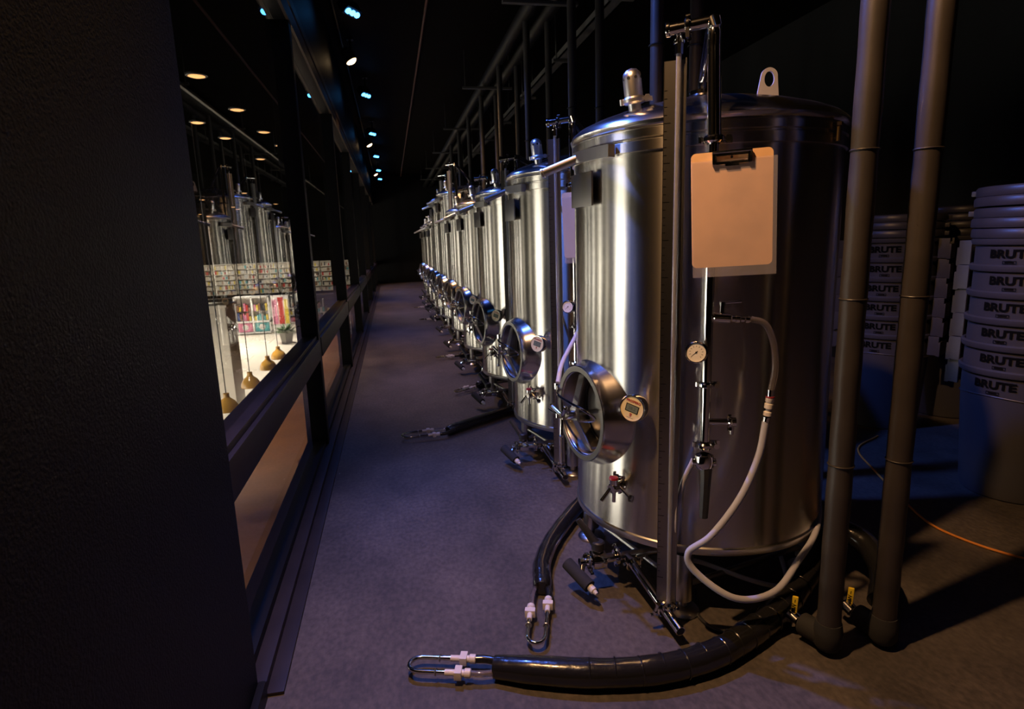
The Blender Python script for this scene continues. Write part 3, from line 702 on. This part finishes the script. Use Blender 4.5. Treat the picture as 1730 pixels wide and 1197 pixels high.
    def GP(x, y): return g0 + gd * .0240 + gr * x + gu * y
    for k in range(11):
        a = rad(225 - 27 * k); c_, s_ = math.cos(a), math.sin(a)
        mk.face([mk.bm.verts.new(GP(c_ * r_ - s_ * w_, s_ * r_ + c_ * w_)) for r_, w_ in ((.014, -.0005), (.018, -.0005), (.018, .0005), (.014, .0005))])
    a = rad(222); c_, s_ = math.cos(a), math.sin(a)
    mk.face([mk.bm.verts.new(GP(c_ * r_ - s_ * w_, s_ * r_ + c_ * w_)) for r_, w_ in ((-.005, -.001), (.014, -.0004), (.014, .0004), (-.005, .001))])
    mk.lathe([(0, .001), (.0022, .001), (.0022, 0)], GP(0, 0), gd, 10)
    mk.build('needle', ink, pg)
    # side ball valve
    sx = Vector((.92, -.36, -.08)).normalized(); b0 = DP(.0, 0, .937)
    sb = MB(); sb.cyl(b0, b0 + sx * .014, .010, n=14).cyl(b0 + sx * .012, b0 + sx * .055, .0135, n=16, bev=.002).cyl(b0 + sx * .034, b0 + sx * .034 + up * .04, .0058, n=10).cyl(b0 + sx * .034 + up * .032, b0 + sx * .034 + up * .042, .008, n=10)
    sb.cyl(b0 + sx * .034 + up * .039, b0 + sx * .08 + up * .045, .003, n=8)
    for q, r in ((.058, .009), (.068, .0105), (.080, .008), (.092, .010)): sb.cyl(b0 + sx * q, b0 + sx * (q + .009), r, n=10)
    sb.build('carbonation_valve', chrome, t)
    # tee with wing clamp
    tx = Vector((.93, -.36, 0)).normalized(); t0 = DP(0, 0, .655)
    te = MB(); te.cyl(t0, t0 + tx * .062, .0085, n=14).clamp(t0 + tx * .062, tx, .009, (0, -.2, -1)); te.cyl(t0 + tx * .062, t0 + tx * .078, .012, n=14)
    te.box((-.004, -.006, -.034), (.004, .006, .0), .001, Matrix.Translation(t0 + tx * .068)); te.build('side_tee', chrome, t)
    return t
base = make_tank(0.0, 'nearest and largest-looking steel tank, whole front in view with the brown clipboard')
tall = make_tank(0.27, 'tall steel tank rising above its neighbours, sixth along the row')
TL = [None, 'second steel tank along the row, directly behind the nearest one', 'third steel tank along the row, behind the second', 'fourth steel tank along the row', 'fifth steel tank along the row, just before the taller pair', None, 'farther of the two tall steel tanks, seventh along the row', 'eighth steel tank along the row, first behind the taller pair', 'ninth steel tank along the row', 'tenth and farthest steel tank, against the dark end of the aisle']
PITCH = 1.148
for k in range(1, 10):
    if k == 5: o = tall
    elif k == 6: o = copy_tree(tall)
    else: o = copy_tree(base)
    o.location = Vector((CX, CY + PITCH * k, 0)) * S
    if TL[k]: o['label'] = TL[k]

# ------------------------------------------------------------------ clipboards
def clipboard(k, label, tint):
    t = thing('clipboard', label, 'clipboard', (.826, 1.372 + PITCH * k, 1.345), group='clipboards hung on the tanks')
    ex = Vector((.922, -.388, 0)); en = Vector((-.388, -.922, 0)).normalized(); up = Vector((0, 0, 1))
    tilt = Matrix.Rotation(rad(2.0), 4, en)
    BM_ = tilt @ Matrix((ex, up, ex.cross(up))).transposed().to_4x4()      # x right, y up, z to the viewer
    def rr(w, h, r, cy=0):
        p = []
        for cx_, cy_, a0 in ((w / 2 - r, h / 2 - r, 0), (-w / 2 + r, h / 2 - r, 90), (-w / 2 + r, -h / 2 + r, 180), (w / 2 - r, -h / 2 + r, 270)):
            for a in range(0, 91, 15): p.append((cx_ + r * math.cos(rad(a0 + a)), cy_ + r * math.sin(rad(a0 + a)) + cy))
        return p
    MB().prism(rr(.190, .278, .012, -.139), BM_, .003).build('board', tint, t)
    sl = MB(); sl.box((-.094, -.302, .0045), (.104, -.020, .0053), 0, BM_).build('plastic_sleeve', sleeve, t)
    c = MB().box((-.044, -.012, .003), (.044, -.003, .013), .002, BM_).box((-.046, -.030, .004), (-.036, -.001, .013), .001, BM_).box((.036, -.030, .004), (.046, -.001, .013), .001, BM_)
    c.cyl(BM_ @ Vector((-.046, -.003, .010)), BM_ @ Vector((.046, -.003, .010)), .004, n=10)
    c.box((-.044, -.031, .006), (.044, -.025, .010), .0008, BM_).box((-.016, -.036, .006), (.016, -.030, .010), .001, BM_)
    c.build('clip', chrome, t)
    MB().cyl(BM_ @ Vector((0, -.015, .003)), BM_ @ Vector((0, -.015, .006)), .003, n=8).build('rivet', dark_m, t)
    return t
clipboard(0, 'brown hardboard clipboard in a clear sleeve on the nearest tank', board)
pale = mat('lamplight_tinted_board', (.55, .50, .58), .45)  # board tinted lavender for the blue and warm light falling on it
clipboard(1, 'pale clipboard, lavender lamplight in its colour, on the second tank, partly behind the nearest tank', pale)
clipboard(2, 'pale clipboard on the third tank, mostly hidden behind the second tank', pale)

# ------------------------------------------------------------------ carbonation hoses
t = thing('carbonation_hose', 'milky braided hose looping from the side valve of the nearest tank', 'hose', (.93, 1.36, .9))
def W(*p): return Vector(p) - Vector((.93, 1.36, .9))
MB().tube([W(.893, 1.364, .930), W(.925, 1.352, .918), W(.950, 1.350, .870), W(.960, 1.350, .80), W(.952, 1.352, .735)], .0085, n=12).build('clear_section', hose_c, t)
MB().cyl(W(.952, 1.352, .742), W(.951, 1.352, .722), .0095, n=12).cyl(W(.945, 1.353, .668), W(.943, 1.354, .650), .0095, n=12).build('ferrule', chrome, t)
MB().lathe([(.006, 0), (.011, .002), (.011, .012), (.007, .014), (.007, .02), (.0115, .022), (.0115, .034), (.008, .036), (.011, .04), (.011, .052), (.006, .054)], W(.946, 1.353, .670), (W(.951, 1.352, .722) - W(.946, 1.353, .670)), 14).build('white_coupler', white_p, t)
MB().lathe([(.010, 0), (.0115, .001), (.0115, .004), (.010, .005)], W(.951, 1.352, .720), (0, 0, 1), 14).build('red_ring', red_c, t)
MB().tube([W(.943, 1.354, .655), W(.925, 1.352, .56), W(.875, 1.350, .45), W(.80, 1.360, .345), W(.752, 1.395, .282), W(.770, 1.385, .225), W(.86, 1.33, .165), W(.99, 1.345, .155), W(1.12, 1.42, .19), W(1.24, 1.50, .235), W(1.36, 1.66, .26), W(1.42, 1.86, .20), W(1.40, 2.05, .05)], .0095, n=12, sub=8).build('braided_section', hose_w, t)
tag(MB().tube([(.790, 1.45, .53), (.762, 1.465, .44), (.752, 1.47, .30), (.80, 1.56, .17), (.92, 1.62, .10), (1.05, 1.50, .08), (1.18, 1.55, .03), (1.3, 1.75, .015)], .0075, n=10).build('sampling_hose', hose_w), 'thin milky hose dropping behind the black valve handle of the nearest tank', 'hose')
tag(MB().tube([(0.537, 1.944, 0.658), (0.572, 2.004, 0.715), (0.69, 2.194, 0.791), (0.8, 2.42, 0.86), (0.84, 2.52, 0.93)], .008, n=12).build('white_hose', hose_w), 'white hose running from the second tank to the manway of the nearest tank', 'hose')

# ------------------------------------------------------------------ glycol hoses on the floor
def u_end(t, base0, d, W_=.045, L_=.10, flip=1, z=.02):
    """two thin lines, white fittings and the steel return bend at the end of an insulated hose"""
    d = Vector(d).normalized(); s_ = Vector((-d.y, d.x, 0)) * flip; b = Vector(base0)
    a0 = b + s_ * W_ * .5; c0 = b - s_ * W_ * .5
    MB().tube([b + s_ * .015 - d * .03, a0 + d * .03, a0 + d * L_], .0085, n=10).build('supply_line', hose_c, t)
    MB().tube([b - s_ * .008 - d * .04, c0 + d * .02, c0 + d * .06], .011, n=10).build('return_line', black_p, t)
    for q, st in ((a0 + d * L_, .0), (c0 + d * .055, .0)):
        MB().cyl(q, q + d * .018, .0125, n=12, bev=.002).cyl(q + d * .018, q + d * .040, .0095, n=10).box((-.010, -.016, -.012), (.010, .016, .012), .003, Matrix.Translation(q + d * .034) @ Matrix((d, s_, Vector((0, 0, 1)))).transposed().to_4x4()).cyl(q + d * .04, q + d * .07, .0085, n=10).build('fitting', white_p, t)
    e = [a0 + d * (L_ + .06)]; x0 = a0 + d * (L_ + .14); n = 10
    for k in range(n + 1):
        a = PI * k / n; cc = b + d * (L_ + .14); e.append(cc + s_ * (W_ * .5) * math.cos(a) + d * (W_ * .62) * math.sin(a))
    e.append(c0 + d * (L_ + .06)); e.append(c0 + d * .11)
    MB().tube(e, .0062, n=10, smooth=False).build('return_bend', chrome, t)
    for q in (a0 + d * (L_ + .095), c0 + d * (L_ + .095)): MB().torus(q, d, .0085, .002, 14, 6).build('hose_clamp', steel_s, t)
def glycol(name, label, path, r, d, W_=.05, L_=.10, flip=1, seams=True):
    o = Vector(path[0]); t = thing(name, label, 'hose', o, group='black insulated cooling hoses')
    P = [Vector(p) - o for p in path]
    MB().tube(P, lambda u: r * (.80 + .20 * min(1, u * 14)) * (1 + .018 * math.sin(u * 61) + .012 * math.sin(u * 143)), n=20, sub=10).build('insulation', black_p, t)
    if seams and r > .035:
        for k in range(2, 10):                       # wraps of tape round the insulation
            for f in (.0, .5):
                i = min(k, len(P) - 2); p = P[i].lerp(P[i + 1], f); MB().torus(p, P[i + 1] - P[i - 1], r * 1.0, .0022, 28, 6).build('tape_wrap', black_p, t)
    dd = Vector(d); u_end(t, P[0], dd, W_, L_ * .8, flip)
    return t
t = glycol('cooling_hose', 'long thick black insulated hose curving across the floor in front of the nearest tank', [(.195, 1.392, .030), (.30, 1.345, .036), (.43, 1.300, .038), (.56, 1.275, .038), (.68, 1.272, .038), (.80, 1.295, .038), (.90, 1.335, .038), (1.01, 1.385, .040), (1.12, 1.445, .048), (1.23, 1.515, .075), (1.33, 1.575, .125), (1.41, 1.60, .155), (1.45, 1.53, .14), (1.42, 1.42, .10), (1.345, 1.345, .065)], .037, (-1, .30, 0), .055, .075)
glycol('cooling_hose', 'short black insulated hose reaching out from under the left of the nearest tank', [(.405, 1.715, .030), (.418, 1.755, .034), (.438, 1.84, .036), (.50, 1.97, .036), (.60, 2.12, .036), (.75, 2.30, .038), (.95, 2.42, .05)], .031, (-.32, -1, 0), .052, .12, -1)
glycol('cooling_hose', 'black insulated hose stretching into the aisle from the second tank', [(.262, 3.46, .030), (.33, 3.505, .034), (.50, 3.62, .036), (.70, 3.76, .036), (.95, 3.80, .05)], .031, (-1, -.06, 0), .09, .10, -1)
glycol('cooling_hose', 'black insulated hose lying beside the outlet valve of the third tank', [(.60, 4.55, .030), (.66, 4.60, .034), (.78, 4.72, .036), (.98, 4.90, .05)], .030, (-1, -.8, 0), .05, .10, -1)
glycol('cooling_hose', 'black insulated hose in front of the fourth tank', [(.60, 5.86, .030), (.70, 5.89, .034), (.80, 5.92, .036), (1.0, 6.0, .05)], .028, (-1, -.1, 0), .05, .08, -1)
glycol('cooling_hose', 'black insulated hose in front of the tall tank, seventh along the row', [(.58, 8.90, .030), (.68, 8.93, .034), (.80, 8.95, .036), (1.0, 9.0, .05)], .028, (-1, .1, 0), .05, .08, -1)
glycol('cooling_hose', 'farthest black insulated hose poking into the aisle', [(.56, 10.7, .030), (.66, 10.75, .034), (.78, 10.8, .036), (1.0, 10.9, .05)], .028, (-1, -.2, 0), .05, .08, -1)
# thin cable loop on the floor by the front foot
tag(MB().tube([(.90, 1.62, .006), (.845, 1.50, .006), (.86, 1.42, .006), (.93, 1.40, .006), (1.02, 1.46, .006), (1.15, 1.60, .006), (1.3, 1.8, .006)], .005, n=8).build('floor_cable', black_r), 'thin black cable curling on the floor behind the front foot of the nearest tank', 'cable')

# ------------------------------------------------------------------ vertical insulated pipes, two per tank
def riser(x, y, label, near, elbow_to, grp):
    t = thing('insulated_riser', label, 'pipe', (x, y, 0), group=grp)
    r = .030
    MB().tube([(0, 0, .055), (0, 0, .4), (0, 0, .9), (0, 0, 1.5), (0, 0, 2.1), (0, 0, 2.76)], lambda u: r * (1 + .02 * math.sin(u * 90)), n=24, sub=16).build('pipe_insulation', pipe_i, t)
    if near:
        for zz in (.55, .98, 1.33): MB().torus((0, 0, zz), (0, 0, 1), r + .0005, .0022, 24, 6).build('tape_seam', pipe_i, t)
    e = Vector(elbow_to) - Vector((x, y, 0)); dv = e.normalized()
    MB().lathe([(0, -.038), (.028, -.034), (.037, -.02), (.037, .02), (.033, .045), (.0, .05)], (0, 0, .050), (0, 0, 1), 20).cyl((0, 0, .046), e * .62 + Vector((0, 0, .017)), .032, n=18, bev=.004).build('elbow', foam_m, t)
    vb = MB().cyl(e * .6 + Vector((0, 0, .017)), e + Vector((0, 0, .0)), .016, n=12).lathe([(.016, -.02), (.022, -.014), (.022, .014), (.016, .02)], e * .84 + Vector((0, 0, .008)), dv, 12)
    q = e * .84 + Vector((0, 0, .02)); vb.cyl(q, q + Vector((0, 0, .022)), .007, n=8); vb = vb.build('ball_valve', chrome, t)
    side = Vector((-dv.y, dv.x, 0))
    h0 = q + Vector((0, 0, -.012)) - dv * 0; hd = (-dv * .06 + Vector((0, 0, 1))).normalized()
    HM = Matrix.Translation(h0) @ Matrix((Vector((.75, -.66, 0)).normalized(), hd, Vector((.75, -.66, 0)).normalized().cross(hd))).transposed().to_4x4()
    hl = MB(); hl.m(yellow).box((-.008, 0, -.004), (.008, .070, .004), .0035, HM)
    hl.m(ink); add_text(hl, 'FNW', .016, lambda a, b_: HM @ Vector((-b_, .030 + a, .0043)) if True else None, .0004)
    hl.box((-.001, .052, .0040), (.001, .062, .0043), 0, HM)
    hl.build('yellow_handle', None, vb)
    return t
riser(1.107, 1.268, 'left of the two tall grey insulated pipes in front of the bins', True, (1.065, 1.385, .045), 'insulated riser pipes beside the tanks')
riser(1.272, 1.256, 'right of the two tall grey insulated pipes in front of the bins', True, (1.252, 1.385, .045), 'insulated riser pipes beside the tanks')
for k in range(1, 9):
    for j, (x, y) in enumerate(((1.107, 1.268), (1.272, 1.256))):
        t = thing('insulated_riser', '%s insulated pipe rising %s' % (('left', 'right')[j], ('', 'behind the nearest tank', 'behind the second tank', 'behind the third tank', 'behind the fourth tank', 'between the fifth and tall sixth tank', 'between the two tall tanks', 'behind the tall seventh tank', 'behind the eighth tank')[k]), 'pipe', (x, y + PITCH * k, 0), group='insulated riser pipes beside the tanks')
        MB().tube([(0, 0, 0.0), (0, 0, 2.76)], .026, n=16, smooth=False).build('pipe_insulation', pipe_d, t)
        MB().torus((0, 0, 1.9), (0, 0, 1), .0305, .003, 20, 6).build('tape_seam', duct_m, t)

# ------------------------------------------------------------------ stacked bins
def make_bin(label, sticker=False):
    t = thing('storage_bin', label, 'bin', (0, 0, 0))
    # local -Y faces the viewer
    MB().lathe([(0, .0), (.172, .0), (.180, .006), (.186, .03), (.212, .42), (.214, .46), (.214, .53), (.226, .535), (.230, .545), (.230, .556), (.224, .562), (.216, .560), (.213, .545), (.208, .42), (.178, .02), (0, .015)], n=72).build('body', bin_m, t)
    # the wavy moulding under the rim
    wv = MB(); 
    pts = []
    for k in range(97):
        a = 2 * PI * k / 96; pts.append(Vector((.2145 * math.sin(a), -.2145 * math.cos(a), .438 + .012 * math.cos(2 * a))))
    wv.tube(pts, .003, n=6, smooth=False).build('moulded_rib', bin_m, t)
    tx = MB()
    def cylmap(x, y, z0, rr=.2178): return Vector((rr * math.sin(x / rr), -rr * math.cos(x / rr), z0 + y))
    add_text(tx, 'BRUTE', .044, lambda x, y: cylmap(x * 1.2, y, .497), .0020)
    tx.build('lettering', ink, t)
    bd = MB()
    for (x0, x1, y0, y1) in ((-.024, .024, .469, .471), (-.024, .024, .458, .460), (-.024, -.022, .458, .471), (.022, .024, .458, .471), (-.016, .016, .463, .467)):
        bd.face([bd.bm.verts.new(cylmap(x, y, 0)) for x, y in ((x0, y0), (x1, y0), (x1, y1), (x0, y1))])
    bd.build('badge', ink, t)
    for s_ in (-1, 1):
        h = MB(); h.box((-.045, -.07, .455), (.0, .07, .475), .006, Matrix.Translation((s_ * .252 + (.0225 if s_ < 0 else .0225) - 0, 0, 0)))
        h.box((-.010, -.07, .44), (.010, .07, .52), .004, Matrix.Translation((s_ * .268, 0, 0)))
        for yy in (-.065, .065): h.box((-.05 if s_ > 0 else 0, yy - .006, .445), (0 if s_ > 0 else .05, yy + .006, .55), .003, Matrix.Translation((s_ * .270, 0, 0)))
        h.build('handle', bin_m, t)
    if sticker:
        sk = MB(); sk.face([sk.bm.verts.new(cylmap(x - .10, y, .44, .2165)) for x, y in ((-.012, -.004), (.016, .004), (.016, .028), (-.012, .020))]); sk.build('sticker', label_w, t)
    return t
def make_lid(label):
    t = thing('bin_lid', label, 'lid', (0, 0, 0))
    MB().lathe([(.226, 0), (.234, 0), (.236, .006), (.236, .030), (.230, .038), (.215, .040), (.205, .030), (.03, .033), (0, .033)], n=64).build('disc', lid_m, t)
    for s_ in (-1, 1): MB().box((-.012, -.04, .006), (.012, .04, .028), .004, Matrix.Translation((s_ * .240, 0, 0))).build('tab', lid_m, t)
    return t
pos = {'A': (2.60, 1.985, -77), 'B': (2.83, 2.96, -56), 'C': (3.36, 3.02, -62.0)}
nb = {'A': ('at the right edge',), 'B': ('behind the two grey pipes',), 'C': ('between the other two',)}
LV = ['lowest', 'second', 'third', 'fourth', 'fifth', 'topmost']
bin0 = None; lid0 = None; bin0s = None
for s_ in 'ABC':
    x, y, a = pos[s_]
    rz = rad(a)    # local -Y towards the camera
    for k in range(6):
        lb = '%s grey bin%s in the stack %s' % (LV[k], '' if k in (0, 5) else ' from the floor', nb[s_][0])
        st = (s_ == 'C' and k in (2, 5))
        if st:
            if bin0s is None: o = bin0s = make_bin(lb, True)
            else: o = copy_tree(bin0s)
        elif bin0 is None: o = bin0 = make_bin(lb)
        else: o = copy_tree(bin0)
        o['label'] = lb; o['group'] = 'stacked grey bins'
        o.location = Vector((x + .0008 * math.sin(k * 3 + x), y + .0008 * math.cos(k * 5), .1065 * k)) * S; o.rotation_euler.z = rz + rad(random.uniform(-3, 3))
    for k in range({'A': 5, 'B': 3, 'C': 4}[s_]):
        lb = '%s grey round lid on the bin stack %s' % ({'A': ['lowest', 'second', 'middle', 'fourth', 'topmost'], 'B': ['lowest', 'middle', 'topmost'], 'C': ['lowest', 'second', 'third', 'topmost']}[s_][k], nb[s_][0])
        if lid0 is None: o = lid0 = make_lid(lb)
        else: o = copy_tree(lid0)
        o['label'] = lb; o['group'] = 'lids on top of the bin stacks'
        o.location = Vector((x + random.uniform(-.006, .006), y + random.uniform(-.006, .006), .5325 + .562 + .0415 * k)) * S; o.rotation_euler = (rad(random.uniform(-.6, .6)), rad(random.uniform(-.6, .6)) , rz + random.uniform(-.3, .3))
# orange cord on the floor
tag(MB().tube([(2.60, 2.72, .006), (2.35, 2.58, .006), (2.20, 2.30, .006), (2.05, 1.96, .006), (1.995, 1.80, .006), (2.003, 1.68, .006), (2.05, 1.56, .006), (2.14, 1.45, .006), (2.4, 1.25, .006), (2.7, 1.2, .006)], .0045, n=8).build('extension_cord', cord_m), 'thin orange cord curving over the floor near the bins', 'cord')
